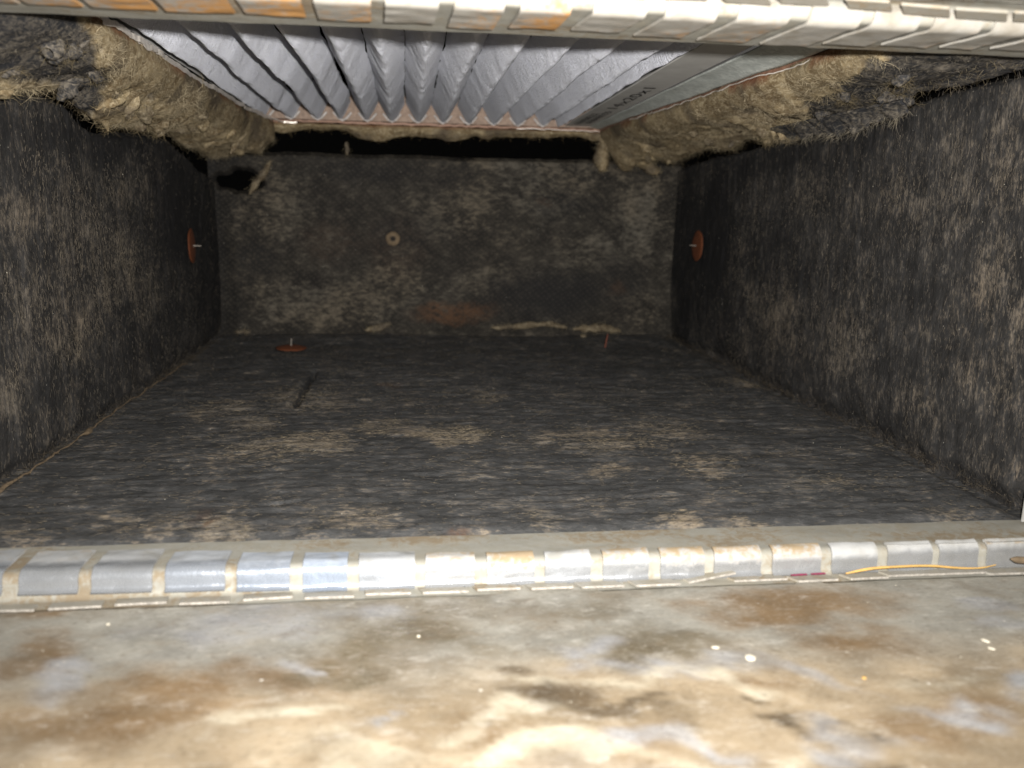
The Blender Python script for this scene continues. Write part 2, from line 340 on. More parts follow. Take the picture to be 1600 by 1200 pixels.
side('wall_right', W, -1, [(1580, 250, 40, 120, .7), (1560, 430, 50, 80, .75), (1490, 300, 50, 120, .5), (1320, 540, 60, 60, .6), (1220, 500, 70, 60, .55), (1180, 470, 50, 40, .4), (1420, 330, 80, 60, .4), (1350, 480, 60, 60, .3), (1560, 600, 40, 60, .6), (1500, 590, 40, 50, .45), (1280, 300, 90, 50, .25), (1540, 720, 40, 40, .45), (1430, 640, 60, 40, .4), (1150, 400, 40, 40, .25), (1590, 500, 20, 90, .7)], 31, [(1640, 92), (1600, 108), (1440, 152), (1400, 172), (1350, 196), (1300, 206), (1250, 214), (1200, 224), (1150, 236), (1100, 248), (1060, 262)], [(1110, 380, 60, 170, .85), (1190, 260, 130, 40, .7), (1330, 225, 120, 30, .5), (1070, 400, 30, 200, .8), (1220, 410, 90, 60, .4)])
# back wall, its top edge and the torn pocket in its upper left corner
nu, nv = 330, 150
u, v = np.meshgrid(np.linspace(-.006, W + .004, nu), np.linspace(-.002, 1, nv), indexing='ij'); u = u.ravel(); v = v.ravel()
top = .1865 + .0012 * fbm(np.stack([u * 40, u * 0], 1), 3, 2); zt = v * top
pc = at(372, 283, 1, D); pock = np.clip(1.35 - np.sqrt(((u - pc[0]) / .030) ** 2 + ((zt - pc[2]) / .015) ** 2) * 1.25 + .25 * fbm(np.stack([u * 90, zt * 90], 1), 3, 4), 0, 1); pock = sstep(.2, .75, pock)
y = D + .0018 * fbm(np.stack([u * 16, zt * 16], 1), 4, 40) + .016 * pock - .004 * np.exp(-((zt - .02) / .02) ** 2) * np.exp(-((u - .22) / .1) ** 2) + .006 * sstep(.978, 1, v) + .004 * sstep(.02, 0, u)
BT = [(500, 480, 150, 45, .55), (420, 330, 90, 60, .4), (1000, 345, 55, 75, .8), (840, 300, 140, 55, .45), (700, 330, 90, 50, .35), (620, 440, 70, 30, .5), (1000, 480, 40, 40, .35), (760, 440, 60, 30, .45), (920, 390, 60, 30, .5), (850, 262, 200, 14, .5), (430, 270, 40, 18, .4), (1020, 300, 25, 35, .7)]
tan = blobs(u, zt, [spot(a, b, c, d, s, 1, D) for a, b, c, d, s in BT], 8, .01, 30)
rst = blobs(u, zt, [spot(710, 488, 75, 20, .75, 1, D), spot(965, 453, 18, 14, .5, 1, D), spot(520, 380, 60, 40, .12, 1, D), spot(850, 312, 12, 10, .4, 1, D), spot(620, 380, 60, 60, .12, 1, D)], 9)
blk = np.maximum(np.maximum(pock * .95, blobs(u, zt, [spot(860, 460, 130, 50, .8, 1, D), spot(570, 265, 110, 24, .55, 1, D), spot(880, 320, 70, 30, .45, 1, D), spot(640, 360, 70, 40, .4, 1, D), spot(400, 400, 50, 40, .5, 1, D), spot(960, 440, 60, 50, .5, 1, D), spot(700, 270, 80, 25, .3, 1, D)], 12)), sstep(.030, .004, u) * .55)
P = np.stack([u, y, zt], 1)
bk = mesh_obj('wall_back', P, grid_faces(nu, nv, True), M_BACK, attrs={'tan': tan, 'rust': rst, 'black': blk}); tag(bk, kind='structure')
shagfib('lint_fibre', P, np.tile([0, -1., 0], (len(P), 1)), 0, 4500, M_FIB, bk, tan * .8 + .1, blk, ctan=(.14, .12, .09), ln=(.001, .003), wander=.6)
bm = bmesh.new(); box(bm, (-.030, D + .012, -.01), (W + .030, D + .016, .2135)); box(bm, (-.004, D + .004, .1835), (W + .004, D + .012, .1845)); box(bm, (-.030, -.004, -.01), (-.026, D + .016, .2135)); box(bm, (W + .026, -.004, -.01), (W + .030, D + .016, .2135)); bm_obj('gap_backing', bm, M_DARK, bk)  # near-black sheets: shade of the open gaps put into the colour

# ------------------------------------------------------------------ ceiling liner, torn open round the filter
def Q0(P): return P * 55
def wool(name, xs, ys, ctl, facing, seed, label, zb=None, amp=.0042, nf=15000, flip=False):
    """torn liner along one side of the opening: ctl(y) gives the cross-section corners (x, z)"""
    nu, nv = 380, 90; Y = np.linspace(*ys, nu); P = np.zeros((nu, nv, 3))
    for i, yy in enumerate(Y):
        q = spline(ctl(yy), nv); P[i, :, 0] = q[:, 0]; P[i, :, 1] = yy; P[i, :, 2] = q[:, 1]
    P = P.reshape(-1, 3); N = gnormals(P, nu, nv)
    if flip: N = -N
    if zb: P = P + zb(P)
    fa = facing(P); vv = np.tile(np.linspace(0, 1, nv), nu)
    soft = sstep(0, .42, vv)
    ridg = 1 - np.abs(fbm(P * np.array([60, 38, 60]), 4, seed + 5))
    dsp = (fbm(P * 26, 3, seed) * amp * 1.25 + (ridg - .6) * .0016 + fbm(P * 110, 4, seed + 2) * .0022 * sstep(.05, .35, vv)) * soft * (1 - .55 * fa) + fa * .0028
    P = P + N * dsp[:, None]
    rs = (sstep(.09, .0, vv) * sstep(-.05, .4, fbm(P * 45, 3, seed + 7))) * .7
    root = mesh_obj(name, P, grid_faces(nu, nv, not flip), M_WOOL, attrs={'facing': fa, 'rust': rs * (1 - fa)})
    tag(root, label, 'insulation')
    N = gnormals(P, nu, nv) * (-1 if flip else 1)
    k = rng.choice(len(P), nf, p=(lambda p: p / p.sum())(.15 + (vv > .1) * (vv < .85) * 1.)); n = len(k)
    t = np.clip(.5 + .9 * fbm(Q0(P[k]), 4, seed + 80) + rng.uniform(-.35, .35, n), 0, 1)[:, None]; c = np.array([.085, .065, .038]) * (1 - t) + np.array([.37, .31, .21]) * t
    f_ = fa[k][:, None] > .5; c = np.where(f_, np.array([.025, .025, .03]) * (1 - t) + np.array([.15, .13, .10]) * t, c)
    Q = P[k]; d = np.stack([fbm(Q * 60 + 9.1 * j, 3, seed + 60 + j) for j in range(3)], 1) * 2.2 + rng.normal(0, .45, (n, 3)); d -= N[k] * (d * N[k]).sum(1)[:, None] * .7; d += N[k] * .12
    fibres('wool_fibre', P[k] + N[k] * .0002, d, rng.uniform(.003, .010, n) * (1 - .65 * fa[k]), .00012 * rng.uniform(.6, 1.4, n), c, M_FIB, root, .5, 5)
    # wisps along the ragged lower edge
    e = np.where((vv > .6) & (vv < .82))[0]; k = rng.choice(e, 900); n = len(k); d = rng.normal(0, .7, (n, 3)) + np.array([0, 0, -.6])
    t = rng.uniform(0, 1, n)[:, None]; c = np.array([.12, .09, .05]) * (1 - t) + np.array([.36, .30, .2]) * t
    c = np.where(fa[k][:, None] > .5, c * .5, c)
    fibres('wisp', P[k], d, rng.uniform(.0015, .0055, n), .00013, c, M_FIB, root, .6, 4)
    CLUMP.append((root, P, N, vv, fa, seed)); return root
CLUMP = []

def ctlL(y):
    zl = np.interp(y, [0, .06, .085, .131, .151, .177, .23, .30, .345, .38, .42, .50, .548], [.181, .181, .180, .187, .1865, .180, .1795, .184, .188, .187, .182, .180, .181]); k = float(sstep(.40, .50, y)); e = float(sstep(.47, .54, y))
    xr = .0525 + .010 * e
    return [(xr, .2150), (xr + .001, .209), (xr - .004 + .004 * e, .2 - .004 * k), (.036 + .014 * k, .193 - .009 * k), (.021 + .012 * k, zl + .003), (.013, zl), (.006, zl + .004), (-.003, .2)]
def facL(P):
    n = fbm(P * 70, 4, 77) * .007; xb = np.interp(P[:, 1], [-.05, .0028, .034, .11, .176, .23], [.085, .077, .064, .052, .034, -.02]) - .004
    f = sstep(-.0012, .0012, xb + n - P[:, 0]); low = sstep(.019, .016, P[:, 0] + n * .5) * sstep(.15, .13, P[:, 1] + n)
    spots = sstep(.25, .45, fbm(P * np.array([60, 40, 60]), 3, 91)) * sstep(.36, .30, P[:, 1]) * sstep(.045, .036, P[:, 0] + n) * sstep(.192, .1945, P[:, 2]) * .85
    return np.clip(np.maximum(f, spots) * (1 - low), 0, 1)
wool('fibreglass_batt', None, (-.004, .552), ctlL, facL, 51, 'torn tan fibreglass along the left of the filter opening, thickening to a lump behind')

def ctlR(y):
    zr = np.interp(y, [0, .115, .145, .205, .24, .26, .33, .40, .43, .48, .52, .548], [.1965, .195, .191, .191, .192, .188, .1925, .188, .190, .190, .186, .187]); xr = np.interp(y, [0, .1, .155, .18, .27, .435, .55], [.402, .401, .404, .399, .397, .388, .386])
    return [(xr, .2150), (xr - .001, .209), (xr + .008, .2005), (xr + .024, .1965), (.452, zr + .0025), (.463, zr), (.470, zr + .004), (.479, .204)]
def zbR(P):
    r = np.zeros_like(P); r[:, 2] = -.022 * np.exp(-((P[:, 0] - .412) / .013) ** 2 - ((P[:, 1] - .545) / .03) ** 2) - .006 * np.exp(-((P[:, 0] - .44) / .02) ** 2 - ((P[:, 1] - .50) / .04) ** 2)
    return r
def facR(P):
    n = fbm(P * 60, 4, 78) * .008; xb = np.interp(P[:, 1], [-.05, 0, .047, .13, .2, .25, .28], [.394, .398, .404, .417, .438, .4624, .52])
    return sstep(-.001, .001, P[:, 0] - xb + n)
wool('fibreglass_batt', None, (-.004, .552), ctlR, facR, 61, 'torn yellow fibreglass along the right side of the filter opening beside the galvanised rail', zbR, flip=True)

# strip of cut insulation hanging under the back rim
nu, nv = 260, 16; X = np.linspace(.058, .392, nu); hang = .0062 + .0035 * (fbm(np.stack([X * 55, X * 0], 1), 4, 3) + .3).clip(-.4, 2) + .0055 * np.exp(-((X - .16) / .02) ** 2) * 1 + .005 * np.exp(-((X - .215) / .035) ** 2) + .004 * sstep(.36, .385, X)
u = np.repeat(X, nv); t = np.tile(np.linspace(0, 1, nv), nu); zz = .2135 - np.repeat(hang, nv) * t
P = np.stack([u, .5505 + .003 * np.sin(t * 2.2) * 0 + .005 * t ** 3 - .0025 * np.sin(t * math.pi) + .001 * fbm(np.stack([u * 150, t * 4], 1), 3, 6), zz], 1)
st = mesh_obj('fibreglass_strip', P, grid_faces(nu, nv), M_WOOL, attrs={'facing': t * 0, 'rust': sstep(.3, 0, t) * .5}); tag(st, 'thin ragged strip of yellow fibreglass along the back edge of the filter opening', 'insulation')
n = 1400; k = rng.choice(len(P), n); tt = rng.uniform(0, 1, n)[:, None]
fibres('wisp', P[k] - np.array([0, .0005, 0]), rng.normal(0, .7, (n, 3)) + np.array([0, -.1, -.5]), rng.uniform(.002, .006, n), .0002, np.array([.09, .06, .03]) * (1 - tt) + np.array([.33, .26, .15]) * tt, M_FIB, st, .4, 3)

# ragged dark flap of liner facing, hanging at the right
nu, nv = 90, 14; s_ = np.linspace(0, 1, nu); yb = .255 - .145 * s_; drop = (.006 + .004 * np.sin(s_ * math.pi)) * (1 + .35 * fbm(np.stack([s_ * 14, s_ * 0], 1), 4, 4)); u = np.repeat(s_, nv); t = np.tile(np.linspace(0, 1, nv), nu); yy = np.repeat(yb, nv); dr = np.repeat(drop, nv)
P = np.stack([.450 - .010 * (1 - u) + .012 * t * (1 - .4 * u) + .0012 * fbm(np.stack([u * 30, t * 4], 1), 3, 5), yy + .004 * t, .1945 - dr * t ** 1.3 - .002 * (1 - u)], 1)
fp = mesh_obj('liner_flap', P, grid_faces(nu, nv), M_WOOL, attrs={'facing': np.ones(len(P)), 'rust': t * 0}); tag(fp, 'ragged charcoal flap of torn liner curling down at the top of the right wall', 'liner flap')
sm = fp.modifiers.new('thick', 'SOLIDIFY'); sm.thickness = .0012
e = np.where(t > .8)[0]; n = 700; k = rng.choice(e, n); tt = rng.uniform(0, 1, n)[:, None]
fibres('wisp', P[k], rng.normal(0, .5, (n, 3)) + np.array([-.2, .5, -.6]), rng.uniform(.003, .008, n), .00022, np.array([.03, .03, .03]) * (1 - tt) + np.array([.18, .155, .115]) * tt, M_FIB, fp, .35, 3)

# metal plate above the liner, with the filter opening cut in it, and its thin rims
bm = bmesh.new()
box(bm, (-.06, -.001, .2165), (.0515, .62, .2185)); box(bm, (.4035, -.001, .2165), (W + .06, .62, .2185)); box(bm, (.0515, .5495, .2165), (.4035, .62, .2185)); box(bm, (.0515, -.001, .2165), (.4035, .02, .2185))
cp = bm_obj('ceiling', bm, M_DARK); tag(cp, kind='structure')
rim = empty('opening_rim', (.225, .30, .2145)); tag(rim, 'thin bright and copper coloured sheet edge round the filter opening', 'metal edge')
def ribbon(name, pts, h, mat, seed, th=.0005, amp=.0006):
    q = spline(pts, 160); n = len(q); w_ = amp * fbm(np.stack([q[:, 1] * 60 + q[:, 0] * 60, q[:, 0] * 0], 1), 4, seed); q[:, 0] += w_; q[:, 2] += w_ * .8 + .0006 * fbm(np.stack([q[:, 1] * 160, q[:, 0] * 160], 1), 2, seed + 3)
    T = np.gradient(q, axis=0); S = np.cross(T, [0, 0, 1.]); S /= np.linalg.norm(S, axis=1, keepdims=True)
    prof = [(-th, 0), (th, 0), (th, h), (-th, h), (-th, 0)]; V = np.stack([q + S * a + np.array([0, 0, b]) for a, b in prof], 1).reshape(-1, 3)
    o = mesh_obj(name, V - np.array(rim.location), grid_faces(n, 5), mat, rim, smooth=False); return o
ribbon('rim_edge', [(.0525, .02, .2140), (.0522, .10, .2140), (.0525, .2, .2140), (.0538, .40, .2138), (.058, .48, .2138), (.0635, .534, .2136)], .003, M_FOIL, 3, .0004, .0011)
ribbon('rim_edge', [(.404, .03, .2142), (.402, .09, .2142), (.4046, .15, .2137), (.3985, .178, .2142), (.3970, .27, .2140), (.391, .36, .2138), (.387, .435, .2138), (.3845, .545, .2138)], .003, M_RIM, 5, .0005, .0011)
ribbon('bright_edge', [(.4032, .05, .2136), (.4012, .09, .2136), (.4032, .152, .2131), (.3976, .18, .2137), (.3960, .27, .2135), (.390, .36, .2132), (.386, .435, .2132)], .0006, M_FOIL, 5, .0003, .0011)
ribbon('rim_edge', [(.060, .5485, .2138), (.22, .5485, .2140), (.386, .5485, .2138)], .0022, M_RIM, 7, .0005, .0002)
ribbon('bright_edge', [(.30, .5478, .2136), (.35, .5478, .2137), (.384, .5478, .2134)], .0005, M_FOIL, 7, .0003, .0002)
ribbon('torn_foil', [(.0535, .10, .2135), (.0555, .115, .2128), (.0545, .135, .2133), (.0562, .16, .2128), (.0545, .18, .2133)], .0028, M_FOIL, 13, .0004, .0012)
ribbon('torn_foil', [(.056, .455, .2132), (.059, .485, .2130), (.064, .52, .2128), (.072, .5465, .2130), (.085, .5470, .2133)], .0012, M_FOIL, 17, .0004, .0010)

# ------------------------------------------------------------------ the pleated filter above the opening
fil = empty('air_filter', (.2, .3, .217)); tag(fil, 'grey pleated air filter in the ceiling opening with printed grey board edge', 'air filter'); fo = np.array(fil.location)
PX0, PIT = .0440, .02465
tips = [.0560, .0800, .1055, .1290, .1530, .1765, .2015, .2260, .2510, .2760, .3005, .3250, .3405]
for k, xt in enumerate(tips):
    nu, nv = 150, 29; yy, t = np.meshgrid(np.linspace(.035, .541, nu), np.linspace(-1, 1, nv), indexing='ij'); yy = yy.ravel(); t = t.ravel()
    left = sstep(.17, .13, xt); wob = (.0010 + .0011 * left) * fbm(np.stack([yy * 16 + k * 7, yy * 0], 1), 4, 100 + k)
    hw = PIT * .5 * (1 - .16 * left) * (.55 if k == 12 else 1)
    x = xt + wob + t * hw + (.0012 * left) * np.sin(yy * 31 + k * 2.)
    prof = np.sqrt(t * t + .07) - .2646; zz = .2168 + .0042 * sstep(.5, .1, yy) * .6 + .0185 * prof / .83 + .0007 * fbm(np.stack([yy * 14 + k, t * 0], 1), 3, 130 + k)
    wr = fbm(np.stack([yy * 75 + np.abs(t) * 1.6 + k * 3, t * 1.2], 1), 4, 150 + k); ch = np.abs(fbm(np.stack([yy * 55 + np.abs(t) * 2.2, np.sign(t) * .7 + yy * 3], 1), 3, 170 + k))
    zz = zz + .0008 * wr - .0008 * ch * (1 - .5 * np.abs(t)); x = x + .0006 * wr * np.sign(t)
    mesh_obj('pleat', np.stack([x, yy, zz], 1) - fo, grid_faces(nu, nv), M_PLEAT, fil)
# cardboard end behind the pleats, the printed side board and the side on the far left
bm = bmesh.new(); box(bm, np.array((.045, .5425, .2162)) - fo, np.array((.395, .5465, .243)) - fo); bm_obj('end_board', bm, M_CARD, fil, bevel=.0006)
bm = bmesh.new(); box(bm, np.array((.0415, .028, .2195)) - fo, np.array((.0440, .5425, .243)) - fo); bm_obj('side_wall', bm, M_BOARD, fil, bevel=.0005)
bm = bmesh.new(); box(bm, np.array((.0300, .022, .2436)) - fo, np.array((.400, .56, .2450)) - fo); bm_obj('light_block', bm, M_DARK, fil)  # unseen dark cap added over the filter to keep outside light out
bm = bmesh.new()
A = [(.3478, .03, .2232), (.3765, .03, .2232), (.3725, .5422, .2172), (.3478, .5422, .2172)]
hexa(bm, [np.array(p) - fo for p in A], [np.array(p) + np.array([0, 0, .0012]) - fo for p in A]); sb = bm_obj('side_board', bm, M_BOARD, fil, bevel=.0003)
bm = bmesh.new(); box(bm, np.array((.3735, .03, .2262)) - fo, np.array((.3750, .5425, .243)) - fo); bm_obj('side_wall', bm, M_BOARD, fil)
# glue beads: pale rounded ends where each pleat meets the end board
for k, xt in enumerate(tips[:-1]):
    V, Fc = tube_arrays(np.array([(xt - .0085, .5415, .2235), (xt - .004, .5412, .2182), (xt, .5410, .2160), (xt + .004, .5412, .2182), (xt + .0085, .5415, .2235)]) - fo, .0011, 6); mesh_obj('glue_bead', V, Fc, m_plain('glue', (.66, .62, .6), .5) if k == 0 else bpy.data.materials['glue'], fil)
def print_on(text, size, p0, p1, up, off=.00045, sx=1.):
    cu = bpy.data.curves.new('lettering', 'FONT'); cu.body = text; cu.size = size; cu.extrude = .00004; cu.space_character = 1.05
    tmp = bpy.data.objects.new('tmp', cu); COL.objects.link(tmp); dg = bpy.context.evaluated_depsgraph_get(); me = bpy.data.meshes.new_from_object(tmp.evaluated_get(dg)); bpy.data.objects.remove(tmp)
    me.materials.clear(); me.materials.append(M_INK); me.name = 'lettering'
    o = bpy.data.objects.new('lettering', me); COL.objects.link(o)
    ex = Vector(p1) - Vector(p0); ln = ex.length; ex.normalize(); ez = ex.cross(Vector(up)).normalized(); ey = ez.cross(ex)
    xs = [v.co.x for v in me.vertices]; k = ln / (max(xs) - min(xs))
    o.matrix_world = Matrix.Translation(Vector(p0) + ez * off) @ Matrix((ex * k, ey, ez)).transposed().to_4x4()
    mw = o.matrix_world.copy(); o.parent = sb; o.matrix_parent_inverse = Matrix.Identity(4); o.matrix_local = Matrix.Translation(-fil.location) @ mw
    return o
zb_ = lambda y: .2232 - .006 * (y - .03) / .5122
def bpt(x, y): return (x, y, zb_(y))
print_on('14x20x1', .0125, bpt(.3655, .405), bpt(.3655, .290), (-1, 0, 0))
print_on('FE8E8E22', .0085, bpt(.3585, .520), bpt(.3585, .435), (-1, 0, 0)); print_on('88888555', .0085, bpt(.3665, .508), bpt(.3665, .418), (-1, 0, 0))

# galvanised rail between the filter's side board and the rim
rail = empty('filter_rail', (.388, .30, .219)); ro = np.array(rail.location); tag(rail, 'mottled galvanised steel rail running along the right side of the filter', 'rail')
nu, nv = 160, 12; yy, t = np.meshgrid(np.linspace(.03, .5475, nu), np.linspace(0, 1, nv), indexing='ij'); yy = yy.ravel(); t = t.ravel(); kf = (yy - .03) / .5175
xi = .3785 - .0055 * kf; zi = .2225 - .005 * kf; xo = np.interp(yy, [.03, .155, .18, .27, .435, .55], [.4005, .4005, .3965, .3945, .3855, .3835]); zo = .2158 + 0 * yy
P = np.stack([xi + (xo - xi) * t, yy, zi + (zo - zi) * t ** 1.5 + .0004 * fbm(np.stack([yy * 30, t * 2], 1), 3, 4)], 1)
o = mesh_obj('channel', P - ro, grid_faces(nu, nv), M_RAIL, rail, attrs={'rust': t * .12, 'blue': t * 0}); md = o.modifiers.new('thick', 'SOLIDIFY'); md.thickness = .0008; md.offset = 1
bm = bmesh.new(); box(bm, np.array((.3775, .03, .2240)) - ro, np.array((.3785, .5475, .2430)) - ro); bm_obj('channel_wall', bm, M_RAIL, rail)

# ------------------------------------------------------------------ crimped seam strips, bottom and top
def prof_clip(ytop, zbot, yv=-.0265, r=.004, off=0.):
    p = [(ytop, .0012 + off), (yv + r, .0012 + off)]
    for a in np.linspace(0, math.pi / 2, 9)[1:]: p.append((yv + r - (r + off) * math.sin(a), .0012 - r + (r + off) * math.cos(a)))
    zc = zbot + .0026
    p.append((yv - off, zc))
    for a in np.linspace(0, 1.25, 6)[1:]: p.append((yv - off - .0028 * (1 - math.cos(a)), zc - .0028 * math.sin(a)))
    return np.array(p)
def resample(p, n):
    s = np.r_[0, np.cumsum(np.linalg.norm(np.diff(p, axis=0), axis=1))]; t = np.linspace(0, s[-1], n); return np.stack([np.interp(t, s, p[:, 0]), np.interp(t, s, p[:, 1])], 1)
def plate(x0t, x1t, x0b, x1b, pr, mat, parent, org, mir, attrs, name, th=.0007, seed=0, nu=12):
    """a bent strip: profile pr (y, z) swept between two x edges, given real thickness; mir turns it upside down for the top seam"""
    pr = resample(pr, 24); nv = len(pr); tt = np.linspace(0, 1, nv); a = np.linspace(0, 1, nu)
    A_, T_ = np.meshgrid(a, tt, indexing='ij'); x = (x0t + (x0b - x0t) * T_) * (1 - A_) + (x1t + (x1b - x1t) * T_) * A_
    n2 = np.gradient(pr, axis=0); nn = np.stack([n2[:, 1], -n2[:, 0]], 1); nn /= np.linalg.norm(nn, axis=1, keepdims=True)
    bend = (.00025 * fbm(np.stack([x.ravel() * 120 + seed * 3, T_.ravel() * 5], 1), 3, 200 + seed)).reshape(x.shape)
    lay = []
    for d in (0, -th):
        y = pr[None, :, 0] - nn[None, :, 0] * (-(d + bend)) * -1; z = pr[None, :, 1] - nn[None, :, 1] * (-(d + bend)) * -1
        lay.append(np.stack([x, y + 0 * x, z + 0 * x], 2).reshape(-1, 3))
    n = nu * nv; V = np.concatenate(lay); g = grid_faces(nu, nv); F_ = [g, g[:, ::-1] + n]
    for ring in (np.arange(nv), (nu - 1) * nv + np.arange(nv), np.arange(nu) * nv, np.arange(nu) * nv + nv - 1):
        F_.append(np.stack([ring[:-1], ring[1:], ring[1:] + n, ring[:-1] + n], 1))
    F_ = np.concatenate(F_)
    if mir: V[:, 2] = H - V[:, 2]; F_ = F_[:, ::-1]
    tv = np.tile(T_.ravel(), 2); at_ = {k: (f(np.tile(A_.ravel(), 2), tv) if callable(f) else np.full(len(V), f)) for k, f in attrs.items()}
    o = mesh_obj(name, V - org, F_, mat, parent, attrs=at_)
    me = o.data; bm = bmesh.new(); bm.from_mesh(me); bmesh.ops.recalc_face_normals(bm, faces=bm.faces[:])
    for e in bm.edges:
        if len(e.link_faces) == 2 and e.calc_face_angle(0) > .9: e.smooth = False
    bm.to_mesh(me); bm.free()
    return o
def base_strip(parent, org, mir, name, mat, rustf):
    pr = np.concatenate([[(.0015, .0001)], (prof_clip(-.004, -.0048, -.0441, .0026) if mir else prof_clip(-.004, -.0085, -.0256, .0038)) - np.array([0, .0011]), [(-.053, -.0061) if mir else (-.0345, -.0100)]])
    nu, nv = 260, 40; pr = resample(pr, nv); X = np.linspace(-.20, .70, nu); A_, T_ = np.meshgrid(X, np.arange(nv), indexing='ij')
    x = A_.ravel(); k = T_.ravel().astype(int); nz = fbm(np.stack([x * 60, pr[k, 0] * 90], 1), 3, 300)
    V = np.stack([x, pr[k, 0] + 0 * x, pr[k, 1] + .00022 * nz], 1); low = V.copy(); low[:, 2] -= .0006; low[:, 1] += .0006
    if mir: V[:, 2] = H - V[:, 2]; low[:, 2] = H - low[:, 2]
    n = len(V); g = grid_faces(nu, nv); ring = np.arange(nu) * nv; F_ = np.concatenate([g, g[:, ::-1] + n, np.stack([ring[:-1], ring[1:], ring[1:] + n, ring[:-1] + n], 1), np.stack([ring[:-1] + nv - 1, ring[:-1] + nv - 1 + n, ring[1:] + nv - 1 + n, ring[1:] + nv - 1], 1)])
    if mir: F_ = F_[:, ::-1]
    r = np.tile(rustf(x, pr[k, 0]), 2)
    o = mesh_obj(name, np.concatenate([V, low]) - org, F_, mat, parent, attrs={'rust': r, 'blue': r * 0}); return sharpen(o)
low = empty('crimped_seam', (.225, -.022, 0)); lo = np.array(low.location); tag(low, 'lower row of shiny galvanised clips and tabs folded over the front lip of the floor', 'metal strip')
base_strip(low, lo, False, 'lip', M_BASE, lambda x, y: np.clip(.45 + .6 * fbm(np.stack([x * 25, y * 60], 1), 4, 310), 0, 1))
#          top-left, top-right, y of top edge, y of bottom edge, rust, blue
CL = [(-75, 40, 862, 917, .35, .35), (63, 149, 863, 917, .30, .25), (171, 257, 861, 917, .15, .3), (275, 362, 863.5, 917, .08, .55), (380.5, 459, 865, 917, .05, .75), (478, 545, 865, 918, 0, .95), (562, 648, 864.5, 919, .08, .4), (665, 741, 866, 919, .45, .15),
      (759, 832, 864, 918, .8, .2), (849, 920, 862, 915, .3, .25), (938, 1010, 859, 911, .55, .2), (1027, 1096, 857, 908, .65, .2), (1111, 1185, 855, 905, .6, .15), (1200, 1278, 852, 901, .65, .12), (1292, 1365, 849.5, 896, .1, .15), (1384, 1456, 851, 894, .12, .1), (1466, 1529, 849, 891, .12, .1), (1541, 1640, 847, 888, .35, .05)]
for k, (a, b, yt, yb, rs, bl) in enumerate(CL):
    p0 = at(a, yt, 2, .0012); p1 = at(b, yt, 2, .0012); zb_c = float(np.interp(p0[0], [.03, .10, .16], [-.0062, -.0072, -.0092]))
    jt = rng.uniform(-.0004, .0004, 2)
    plate(p0[0], p1[0], p0[0] + jt[0], p1[0] + jt[1], prof_clip(.5 * (p0[1] + p1[1]), zb_c), M_CLIP, low, lo, False,
          {'rust': (lambda A, T, rs=rs: np.clip(rs * (1.25 - 1.3 * T) + .05, 0, 1)), 'blue': bl, 'bare': (lambda A, T: T)}, 'clip', seed=k)
def tab(x0, y0, x1, y1, zf, depth, skew, parent, org, mir, lift=0., k=0):
    yv = -.0505 if mir else -.0333
    c0 = at(x0, y0, 1, yv) if mir else at(x0, y0, 2, zf); c1 = at(x1, y1, 1, yv) if mir else at(x1, y1, 2, zf)
    if not mir:
        c0 = np.array([c0[0], (c0[1] * .55 + yv * .45), zf]); c1 = np.array([c1[0], (c1[1] * .55 + yv * .45), zf + lift])
    th = .0009; bm = bmesh.new(); sg = -1 if mir else 1
    bk_ = np.array([-skew, depth, -.0006 * sg]); up = np.array([0, 0, th * sg])
    q = [c0, c1, c1 + bk_, c0 + bk_]; q = [p - org for p in q]
    hexa(bm, [p - up for p in q], q); o = bm_obj('tab', bm, M_TAB, parent, bevel=.00012)
    me = o.data; r_ = me.attributes.new('rust', 'FLOAT', 'POINT'); r_.data.foreach_set('value', np.full(len(me.vertices), .25 + .3 * random.random(), np.float32)); me.materials.append(M_EDGE)
    me.update()
    if not mir:
        for p in me.polygons:
            if p.normal.y < -.75: p.material_index = 1
    return o
TB = [(-40, 957, 49, 956.5), (70, 955.5, 155.5, 949.5), (177, 946, 260, 940.5), (279, 943.7, 358, 941), (380, 936, 458, 929), (476, 934, 553, 931), (571, 927, 642, 925.5), (661, 924.5, 732, 922), (746, 920, 813, 917), (831, 919, 896, 916), (911, 919, 976.5, 916), (996, 916.5, 1065, 913), (1075, 907, 1145, 897), (1147, 905.5, 1230, 902), (1249, 909, 1312, 905.5), (1333, 906, 1392, 903), (1390, 898.5, 1542, 893.5), (1548, 896.5, 1660, 894)]
for k, (a, b, c, d) in enumerate(TB):
    t_ = tab(a, b, c, d, -.0088 + .0011 * random.random(), .0058, .0022 if a > 640 else .0008, low, lo, False, .0022 if k == 12 else 0., k)
    if k == 14:
        for (s0, s1) in ((.02, .40), (.52, .86)):
            c0 = at(a, b, 2, -.0085); c1 = at(c, d, 2, -.0085); n_ = 9; tt = np.linspace(s0, s1, n_); pts = c0[None] + (c1 - c0)[None] * tt[:, None] + np.array([-.0015, .0048, .0007]); V, Fc = tube_arrays(pts, .0006 + .0002 * rng.random(n_), 6); V[:, 2] = pts[0, 2] + (V[:, 2] - pts[0, 2]) * .35
            pk = mesh_obj('paint_mark', V - lo, Fc, M_PINK, low); pk['label'] = 'magenta smear on a tab'

